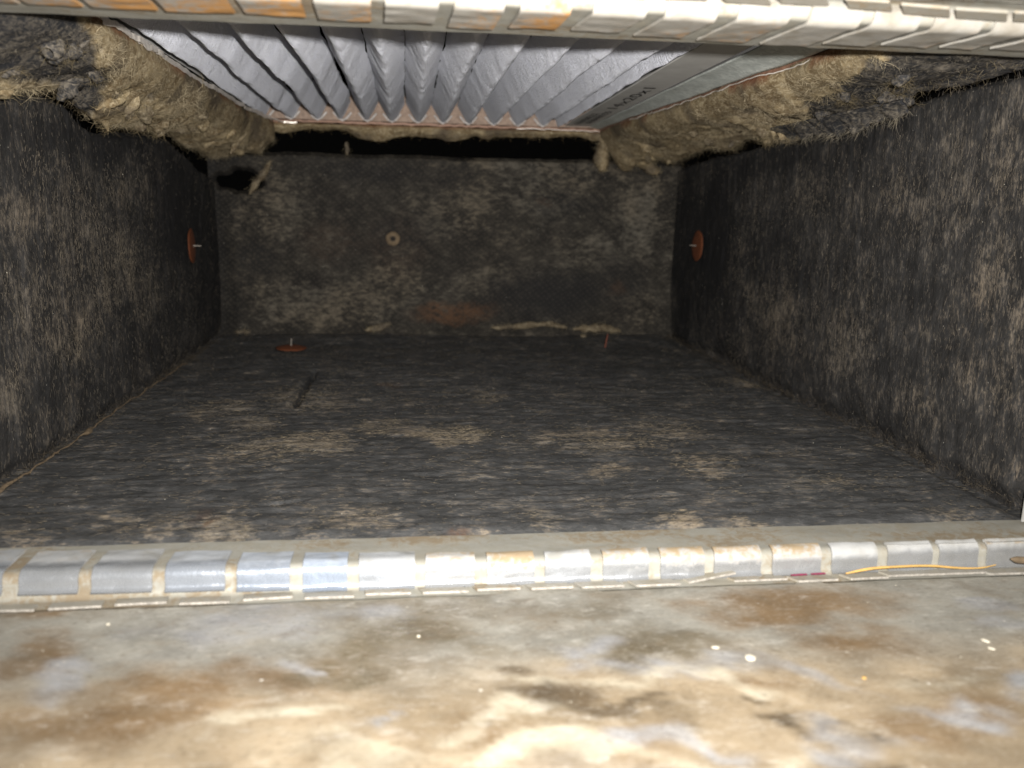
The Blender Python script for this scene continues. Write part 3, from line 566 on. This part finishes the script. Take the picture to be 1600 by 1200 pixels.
top_ = empty('crimped_seam', (.225, -.022, H)); to = np.array(top_.location); tag(top_, 'upper row of rust stained clips folded over the lip above the opening', 'metal strip')
base_strip(top_, to, True, 'lip', M_BASE, lambda x, y: np.clip(.4 + .6 * fbm(np.stack([x * 25, y * 60], 1), 4, 320), 0, 1))
TC = [(-70, 20, -3, .6, .5), (43, 122, 2, .7, .7), (144, 240, 7, .8, .9), (261, 364, 14, .85, .95), (386, 477, 21, .75, 1), (499, 580, 29, .55, .6), (601, 678, 33, .4, .15), (699, 771, 41, .5, .55), (794, 869, 42, .9, .9), (891, 971, 46, .3, .15), (988, 1066, 55, .45, .35), (1086, 1165, 62, .5, .45), (1184, 1264, 67, .3, .15), (1282, 1356, 67.5, .3, .2), (1372, 1452, 70, .25, .25), (1464, 1523, 72.5, .25, .2), (1540, 1640, 76, .2, .2)]
for k, (a, b, yb, rs, r2) in enumerate(TC):
    z0 = H - .0012; p0 = at(a, yb, 2, z0); p1 = at(b, yb, 2, z0); ye = np.clip(.5 * (p0[1] + p1[1]), -.0215, -.0085)
    sk = .001 if a < 850 else .003
    plate(p0[0], p1[0], p0[0] + sk, p1[0] + sk, prof_clip(ye, -.0046, -.045, .003), M_TOPC, top_, to, True, {'rust': (lambda A, T, rs=rs, r2=r2: np.clip((r2 * .9 + .15) * (1 - .5 * T) * (.55 + .6 * A), 0, 1)), 'blue': .08}, 'clip', seed=40 + k)
for k, (a, b, c, d) in enumerate([(745, -8, 815, -5), (845, -4, 910, -3), (940, -3, 1010, -1), (1035, -1, 1105, 2), (1134, 4, 1205, 9), (1222, 7, 1295, 9.5), (1327, 14, 1394, 18.5), (1412, 22, 1484, 28), (1494, 29, 1573, 34), (1583, 34, 1660, 38)]):
    tab(a, b, c, d, 0, -.0085, .006, top_, to, True, 0, k)

# ------------------------------------------------------------------ stained sheets running out of the seams toward the viewer
def sheet(name, mir, y0, y1, label):
    nu, nv = 430, 190 if not mir else 40
    u, v = np.meshgrid(np.linspace(-.22, .74, nu), np.linspace(y0, y1, nv), indexing='ij'); u = u.ravel(); v = v.ravel()
    Z = -.0060 if mir else -.0102
    def B(lst, seed, warp=.010, fr=45):
        m = blobs(u, v, [spot(a, b, c, d, s, 2, Z, an) for a, b, c, d, s, an in lst], seed, warp * 1.5, fr * .8)
        q = fbm(np.stack([u * 55 + v * 20, v * 110], 1), 6, seed + 40, .65); return np.clip(1.2 * m + 1.1 * q * m * (1.15 - m) * 1.6 - .04 * (m > 0), 0, 1)[:, None]
    n1 = fbm(np.stack([u * 22, v * 34], 1), 5, 400, .6); n2 = fbm(np.stack([u * 60, v * 90], 1), 5, 410, .6); n3 = fbm(np.stack([u * 9, v * 14], 1), 4, 420)
    c = np.ones((len(u), 3)) * np.array([.47, .45, .395])
    near = sstep(-.070, -.105, v + .012 * n1)[:, None]; c = c * (1 - near) + near * np.array([.53, .42, .285])     # warm cream of the flash exposure towards the viewer, put into the colour
    mixin = lambda c, m, col: c * (1 - m) + m * np.array(col)
    c = mixin(c, sstep(-.1, .6, n1)[:, None] * .35, (.25, .185, .11)); c = mixin(c, sstep(.05, .65, n3)[:, None] * .35, (.45, .44, .43))
    if not mir:
        c = mixin(c, B([(90, 935, 120, 22, .5, 0), (30, 1010, 70, 40, .6, 0), (330, 1060, 320, 38, .75, 0), (150, 1130, 260, 55, .7, 0), (1230, 950, 230, 50, .85, 0), (1350, 1000, 160, 30, .65, 0), (1480, 1130, 190, 45, .6, 0), (1230, 1080, 60, 12, .5, 0), (1000, 1160, 60, 40, .5, 0), (820, 1150, 130, 40, .5, 0)], 5), (.315, .21, .115))
        c = mixin(c, B([(640, 1000, 170, 45, .8, 0), (700, 950, 260, 30, .5, 0), (1020, 1010, 130, 38, .85, 0), (950, 960, 120, 22, .5, 0), (560, 1055, 130, 25, .6, 0)], 6), (.205, .165, .105))
        c = mixin(c, B([(870, 1090, 110, 24, .85, 0), (970, 1108, 120, 18, .85, 0), (1060, 1130, 60, 22, .55, 0), (1215, 1125, 40, 12, .8, -.3), (1270, 1148, 35, 14, .75, -.4), (1350, 1190, 70, 16, .8, -.3), (1152, 1079, 16, 7, .8, 0), (820, 1060, 40, 20, .7, 0), (1360, 1149, 18, 9, .7, 0), (745, 1115, 18, 10, .5, 0), (960, 1027, 12, 7, .7, 0), (130, 1163, 10, 5, .3, 0)], 7, .006, 80), (.165, .122, .076))
        c = mixin(c, B([(400, 975, 170, 35, .6, 0), (100, 1050, 50, 30, .75, .3), (20, 1090, 50, 40, .6, .3), (910, 1015, 70, 24, .85, 0), (1120, 1055, 130, 22, .7, 0), (1260, 1060, 130, 24, .65, -.15), (1490, 1100, 100, 22, .85, -.2), (1050, 1165, 170, 26, .75, 0), (1330, 1150, 70, 20, .65, -.2), (570, 1125, 60, 12, .75, .2), (470, 1055, 30, 12, .6, .2), (1540, 930, 70, 16, .7, 0), (1560, 960, 60, 12, .5, 0), (950, 1045, 120, 12, .6, 0), (560, 950, 100, 14, .5, 0), (1590, 1070, 40, 20, .6, 0), (30, 905, 20, 10, .4, 0)], 8), (.50, .50, .515))
        c = mixin(c, B([(960, 1060, 240, 14, .6, 0), (900, 1180, 180, 26, .7, 0), (780, 1130, 120, 18, .55, 0), (1150, 1190, 140, 30, .65, 0), (430, 1130, 120, 14, .65, .2), (1180, 1070, 60, 20, .5, 0), (1440, 1060, 120, 14, .4, 0), (600, 1180, 200, 25, .4, 0)], 10), (.80, .72, .56))
    c = c * (.45 + .13 * n2[:, None])
    z = Z + .0005 * fbm(np.stack([u * 12, v * 12], 1), 4, 430) - .006 * sstep(-.06, -.3, v) * 0
    V = np.stack([u, v, z], 1); n = len(V); lowv = V - np.array([0, 0, .0012]); 
    if mir: V[:, 2] = H - V[:, 2]; lowv[:, 2] = H - lowv[:, 2]
    g = grid_faces(nu, nv); g = g if not mir else g[:, ::-1]
    ring = np.r_[np.arange(nu) * nv]; ring2 = np.arange(nu) * nv + nv - 1
    F_ = np.concatenate([g[:, ::-1], g + n, np.stack([ring[:-1], ring[1:], ring[1:] + n, ring[:-1] + n], 1), np.stack([ring2[1:], ring2[:-1], ring2[:-1] + n, ring2[1:] + n], 1)])
    o = mesh_obj(name, np.concatenate([V, lowv]), F_, M_SHEET, cols=np.tile(c, (2, 1)).clip(.02, .8)); sharpen(o); tag(o, label, 'metal sheet'); return o
sheet('stained_sheet', False, -.48, -.0300, 'brown and grey stained metal sheet lying in front of the lower clips')
sheet('stained_sheet', True, -.095, -.0490, 'stained metal sheet above the upper row of clips at the top edge')

# jamb at the right front corner
jb = empty('corner_jamb', (.466, -.003, .01)); tag(jb, 'bright galvanised corner strip at the front end of the right wall', 'metal strip')
bm = bmesh.new(); hexa(bm, [Vector(p) - jb.location for p in ((.4603, -.004, .0012), (.49, -.004, .0012), (.49, -.0032, .0012), (.4603, -.0032, .0012))], [Vector(p) - jb.location for p in ((.4640, -.004, .19), (.49, -.004, .19), (.49, -.0032, .19), (.4640, -.0032, .19))])
o = bm_obj('jamb_face', bm, M_CLIP, jb)
bm = bmesh.new(); box(bm, (.4895, -.0050, .0012), (.74, -.0036, .1955)); box(bm, (-.22, -.0050, .0012), (-.006, -.0036, .1955)); tag(bm_obj('wall_front', bm, M_RAIL), kind='structure')
# tan strand along the left floor joint
pts = [at(x, y, 0, .002) for x, y in ((-60, 806), (0, 762), (40, 735), (90, 702), (133, 671), (175, 645), (216, 618), (260, 588), (290, 570))]; q = spline(pts, 90); q[:, 0] = .0025 + .0012 * fbm(np.stack([q[:, 1] * 80, q[:, 1] * 0], 1), 3, 5); q[:, 2] = .0012 + .0012 * fbm(np.stack([q[:, 1] * 90, q[:, 1] * 0], 1), 3, 8)
lump = at(135, 669, 0, .002)[1]; rad = .0004 + .0003 * np.abs(fbm(np.stack([q[:, 1] * 120, q[:, 1] * 0], 1), 3, 9)) + .0016 * np.exp(-((q[:, 1] - lump) / .006) ** 2) + .0007 * np.exp(-((q[:, 1] - .07) / .012) ** 2)
V, Fc = tube_arrays(q, rad, 7); V += .0004 * np.stack([fbm(V * 500, 2, 1), fbm(V * 500, 2, 2), fbm(V * 500, 2, 3)], 1); tag(mesh_obj('fibre_strand', V, Fc, M_TANC), 'tan fibrous strand running along the joint of the floor and left wall', 'strand')

# ------------------------------------------------------------------ insulation pins
def pin(name_label, c, nrm, rad, plen, mat=M_RUST, ring=False, dome=.0012, disc=True):
    r = empty('insulation_pin', c); tag(r, name_label, 'insulation pin', 'insulation pins')
    nrm = Vector(nrm).normalized(); qd = Vector((0, 0, 1)).rotation_difference(nrm); r.rotation_mode = 'QUATERNION'; r.rotation_quaternion = qd
    if disc:
        pr = [(.0012 if not ring else rad * .38, dome + .0006), (rad * .5, dome * .9 + .0006), (rad * .85, .0012), (rad, .0006), (rad, 0), (rad * .85, .0002), (rad * .5, dome * .6), (.0012 if not ring else rad * .38, dome)]
        n = 28; th = np.linspace(0, 2 * math.pi, n + 1); V = np.array([[(a * (1 + .02 * math.sin(5 * t)) * math.cos(t), a * (1 + .02 * math.sin(5 * t)) * math.sin(t), b) for a, b in pr + pr[:1]] for t in th]).reshape(-1, 3); mesh_obj('washer', V, grid_faces(n + 1, len(pr) + 1), mat, r)
    if plen:
        V, Fc = tube_arrays([(0, 0, -.002), (0, 0, plen * .5), (.0003, 0, plen)], [.0008, .0008, .0005], 8); mesh_obj('pin', V, Fc, M_PIN, r)
    return r
pin('rusty insulation washer with bright pin near the back of the left wall', at(299, 384, 0, .003), (1, .05, .02), .0152, .008)
pin('rusty insulation washer with bright pin near the back of the right wall', at(1090, 384, 0, W - .003), (-1, -.01, .02), .0150, .008)
pin('rusty washer with upright pin on the floor near the back wall', at(455, 544, 2, .004), (0.02, -.04, 1), .0140, .009, dome=.002)
pin('thin bare reddish pin standing at the right rear of the floor', at(946, 540, 2, .003), (.15, 0, 1), .01, .012, disc=False).children[0].data.materials[0] = M_RED
pin('small tan ring washer with dark hole in the middle of the back wall', at(614, 373, 1, D - .002), (0, -1, .05), .0072, 0, M_TANC, True, .002)

# ------------------------------------------------------------------ tufts and scraps of fibreglass
def tuft(name, pts, rad, label, seed, fib=160, mat=M_WOOL, dull=.45):
    q = spline(pts, 26); t = np.linspace(0, 1, 26); V, Fc = tube_arrays(q, rad * (np.sin(t * math.pi) ** .5 * .85 + .15), 12); n = V - np.repeat(q, 13, 0); n /= np.linalg.norm(n, axis=1, keepdims=True) + 1e-9
    V = V + n * (fbm(V * 180, 4, seed) * rad * .6)[:, None]; o = mesh_obj(name, V, Fc, mat, attrs={'facing': np.full(len(V), dull), 'rust': np.zeros(len(V))}); tag(o, label, 'fibreglass tuft')
    k = rng.choice(len(V), fib); tt = rng.uniform(0, 1, fib)[:, None]; fibres('wisp', V[k], n[k] + rng.normal(0, .8, (fib, 3)), rng.uniform(.002, .006, fib), .0002, np.array([.1, .075, .045]) * (1 - tt) + np.array([.32, .27, .18]) * tt, M_FIB, o, .4, 3); return o
yb_ = D - .006
for root, P_, N_, vv, fa, sd in CLUMP:
    g_ = np.random.default_rng(sd); ok = np.where((vv > .28) & (vv < .78) & (P_[:, 1] > .06) & (P_[:, 1] < .53))[0]
    for j in range(26):
        k = g_.choice(ok); b = P_[k] - N_[k] * .0012; dv = g_.normal(size=3) * np.array([1, 1.6, .5]); dv -= N_[k] * (dv @ N_[k]); dv /= np.linalg.norm(dv); L = g_.uniform(.008, .022); sag = np.array([0, 0, -1.]) * L * g_.uniform(0, .25)
        q = spline(np.array([b - dv * L * .5, b + N_[k] * .0012, b + dv * L * .5 + sag]), 20); t = np.linspace(0, 1, 20); rd = g_.uniform(.0022, .0052); V, Fc = tube_arrays(q, rd * (np.sin(t * math.pi) ** .6 * .85 + .12), 10)
        n = V - np.repeat(q, 11, 0); n /= np.linalg.norm(n, axis=1, keepdims=True) + 1e-9; V = V + n * (fbm(V * 170, 4, sd + j) * rd * .75)[:, None]
        dl = min(1., fa[k] + g_.choice([0, 0, .25, .5])); o = mesh_obj('wool_clump', V, Fc, M_WOOL, root, attrs={'facing': np.full(len(V), dl), 'rust': np.zeros(len(V))})
        m_ = 90; kk = g_.choice(len(V), m_); tt = g_.uniform(0, 1, (m_, 1)); c_ = (np.array([.09, .068, .04]) * (1 - tt) + np.array([.36, .29, .175]) * tt) * (1 - .6 * dl)
        if j == 0: acc = []
        acc.append((V[kk], n[kk] * .5 + dv * g_.choice([-1, 1], (m_, 1)) + g_.normal(0, .6, (m_, 3)), c_))
    fibres('wisp', np.concatenate([a[0] for a in acc]), np.concatenate([a[1] for a in acc]), .006, .00013, np.concatenate([a[2] for a in acc]), M_FIB, root, .5, 4)
tuft('fibreglass_tuft', [at(x, y, 1, yb_) for x, y in ((768, 512), (800, 511), (830, 508), (860, 506), (885, 512))], .0030, 'long yellowish fibreglass tuft along the foot of the back wall', 1)
tuft('fibreglass_tuft', [at(x, y, 1, yb_ - .004) for x, y in ((895, 514), (925, 513), (950, 514), (970, 518))], .0045, 'thick pale fibreglass tuft at the foot of the back wall beside the reddish pin', 2)
tuft('fibreglass_tuft', [at(x, y, 1, yb_ - .005) for x, y in ((908, 522), (914, 530), (917, 537))], .0032, 'small hanging fibreglass tuft below the thick pale one', 3, 60)
tuft('fibreglass_tuft', [at(x, y, 1, yb_ - .002) for x, y in ((570, 516), (592, 513), (610, 506))], .0032, 'small yellow fibreglass tuft under the middle left of the back wall', 4, 80)
tuft('fibreglass_tuft', [at(x, y, 1, yb_) for x, y in ((368, 519), (380, 518), (392, 519))], .0022, 'tiny yellow fibreglass tuft at the left foot of the back wall', 5, 50)
tuft('fibreglass_tuft', [at(x, y, 1, yb_ - .004) for x, y in ((424, 250), (412, 270), (398, 290), (390, 304))], .0035, 'narrow tan fibreglass scrap hanging beside the dark pocket in the back wall', 6, 110)
tuft('fibreglass_tuft', [at(x, y, 1, .552) for x, y in ((938, 212), (942, 228), (938, 245), (945, 268))], .0068, 'tan fibreglass wad hanging at the back right corner of the filter opening', 7, 320, dull=.1)
tuft('fibreglass_tuft', [at(x, y, 1, .538) for x, y in ((972, 214), (992, 232), (1008, 250), (1022, 266), (1030, 270))], .0085, 'thick yellow fibreglass lump drooping over the right end of the back wall', 11, 420, dull=0.)
tuft('fibreglass_tuft', [at(x, y, 1, .55) for x, y in ((543, 243), (542, 232), (541, 222))], .0018, 'thin fibreglass wisp crossing the dark gap over the back wall', 9, 30)
for k, ((x0, y0), (x1, y1), lb) in enumerate([((365, 170), (391, 170), 'straight bright staple lying level on the left fibreglass'), ((371, 176), (374, 191), 'bright staple leg pointing down on the left fibreglass')]):
    V, Fc = tube_arrays([at(x0, y0, 1, .475), at((x0 + x1) / 2 + .5, (y0 + y1) / 2 - .5, 1, .474), at(x1, y1, 1, .475)], .00055, 6); tag(mesh_obj('staple', V, Fc, M_PIN), lb, 'staple', 'staples')

# ------------------------------------------------------------------ yellow straw, chip, crumbs and dust
pts = [at(x, y, 1, -.0335) for x, y in ((1322, 896), (1345, 891), (1362, 888), (1380, 886.5), (1400, 885.5), (1430, 884), (1460, 884), (1485, 886.5), (1510, 888), (1535, 887.5), (1556, 882.5))]
q = spline(pts, 60); V, Fc = tube_arrays(q, np.interp(np.linspace(0, 1, 60), [0, .1, .3, .75, 1], [.0003, .0006, .0005, .00045, .0002]), 8); tag(mesh_obj('straw', V, Fc, M_CORD), 'thin curved yellow straw lying across the lower clips at the right', 'straw')
c0 = at(1590, 874, 1, -.0335); q = np.array([c0 + (-.0032, 0, .0004), c0 + (0, 0, -.0002), c0 + (.004, .0005, -.0008), c0 + (.009, .001, -.001)]); V, Fc = tube_arrays(spline(q, 14), np.interp(np.linspace(0, 1, 14), [0, .2, 1], [.0003, .0014, .0016]), 8); tag(mesh_obj('wood_chip', V, Fc, M_TANC), 'pointed tan chip on the last lower clip at the right edge', 'chip')
def crumb(px, py, rx, ry, ang, label, mat=M_CRUMB, seed=0):
    c = at(px, py, 2, -.0098); s_ = np.linalg.norm(c - CAM) / F_PX; bm = bmesh.new(); bmesh.ops.create_icosphere(bm, subdivisions=3, radius=1)
    for v_ in bm.verts:
        n_ = 1 + .25 * vnoise(np.array([list(v_.co * 1.7 + Vector((seed * 5,) * 3))]), seed)[0]; v_.co = Vector((v_.co.x * rx * s_ * n_, v_.co.y * ry * s_ * 1.5 * n_, v_.co.z * min(rx, ry) * s_ * .7 * n_))
    o = bm_obj('crumb', bm, mat, smooth=True); o.location = Vector(c); o.rotation_euler = (0, 0, ang); tag(o, label, 'crumb', 'crumbs on the stained sheet')
crumb(1173, 1028, 7.5, 5.5, 0, 'largest round white crumb on the stained sheet', seed=1); crumb(1118, 1011.5, 5.5, 2.2, -.4, 'flat white crumb just left of the largest one', seed=2)
crumb(1540, 1001, 6, 2, -1.0, 'upper of two pale slivers on the sheet at the right', seed=3); crumb(1549, 1013, 5, 2, -.9, 'lower of two pale slivers on the sheet at the right', seed=4)
crumb(169, 975, 2.6, 2.0, 0, 'tiny white crumb on the sheet below the left clips', seed=5); crumb(1350, 1059, 3, 2, 0, 'tiny orange crumb on the grey part of the sheet', M_CORD, 6); crumb(654, 994, 2.6, 2, .3, 'tiny white crumb on the dark brown stain left of centre', seed=7)
# dust specks on sheet, floor and walls: far too many to count
Pp = []
for _ in range(230):
    r_ = random.random()
    if r_ < .35: Pp.append((random.uniform(-.1, .55), random.uniform(-.2, -.036), -.0096))
    elif r_ < .75: Pp.append((random.uniform(0, W), random.uniform(.0, .45), .0012))
    elif r_ < .88: Pp.append((.0022, random.uniform(.05, .5), random.uniform(.01, .17)))
    else: Pp.append((W - .0022, random.uniform(.0, .5), random.uniform(.01, .18)))
Pp = np.array(Pp); oc = np.array([(1, 0, 0), (-1, 0, 0), (0, 1, 0), (0, -1, 0), (0, 0, 1), (0, 0, -1)], float); of = np.array([(0, 2, 4), (2, 1, 4), (1, 3, 4), (3, 0, 4), (2, 0, 5), (1, 2, 5), (3, 1, 5), (0, 3, 5)])
sz = rng.uniform(.00008, .00024, (len(Pp), 1, 1)) * rng.uniform(.6, 1.5, (len(Pp), 1, 3)); V = (Pp[:, None] + oc[None] * sz).reshape(-1, 3); Fc = (of[None] + (np.arange(len(Pp)) * 6)[:, None, None]).reshape(-1, 3)
tag(mesh_obj('dust', V, Fc, M_CRUMB, smooth=False), 'scattered white dust specks on sheet and liner', 'dust', kind='stuff')
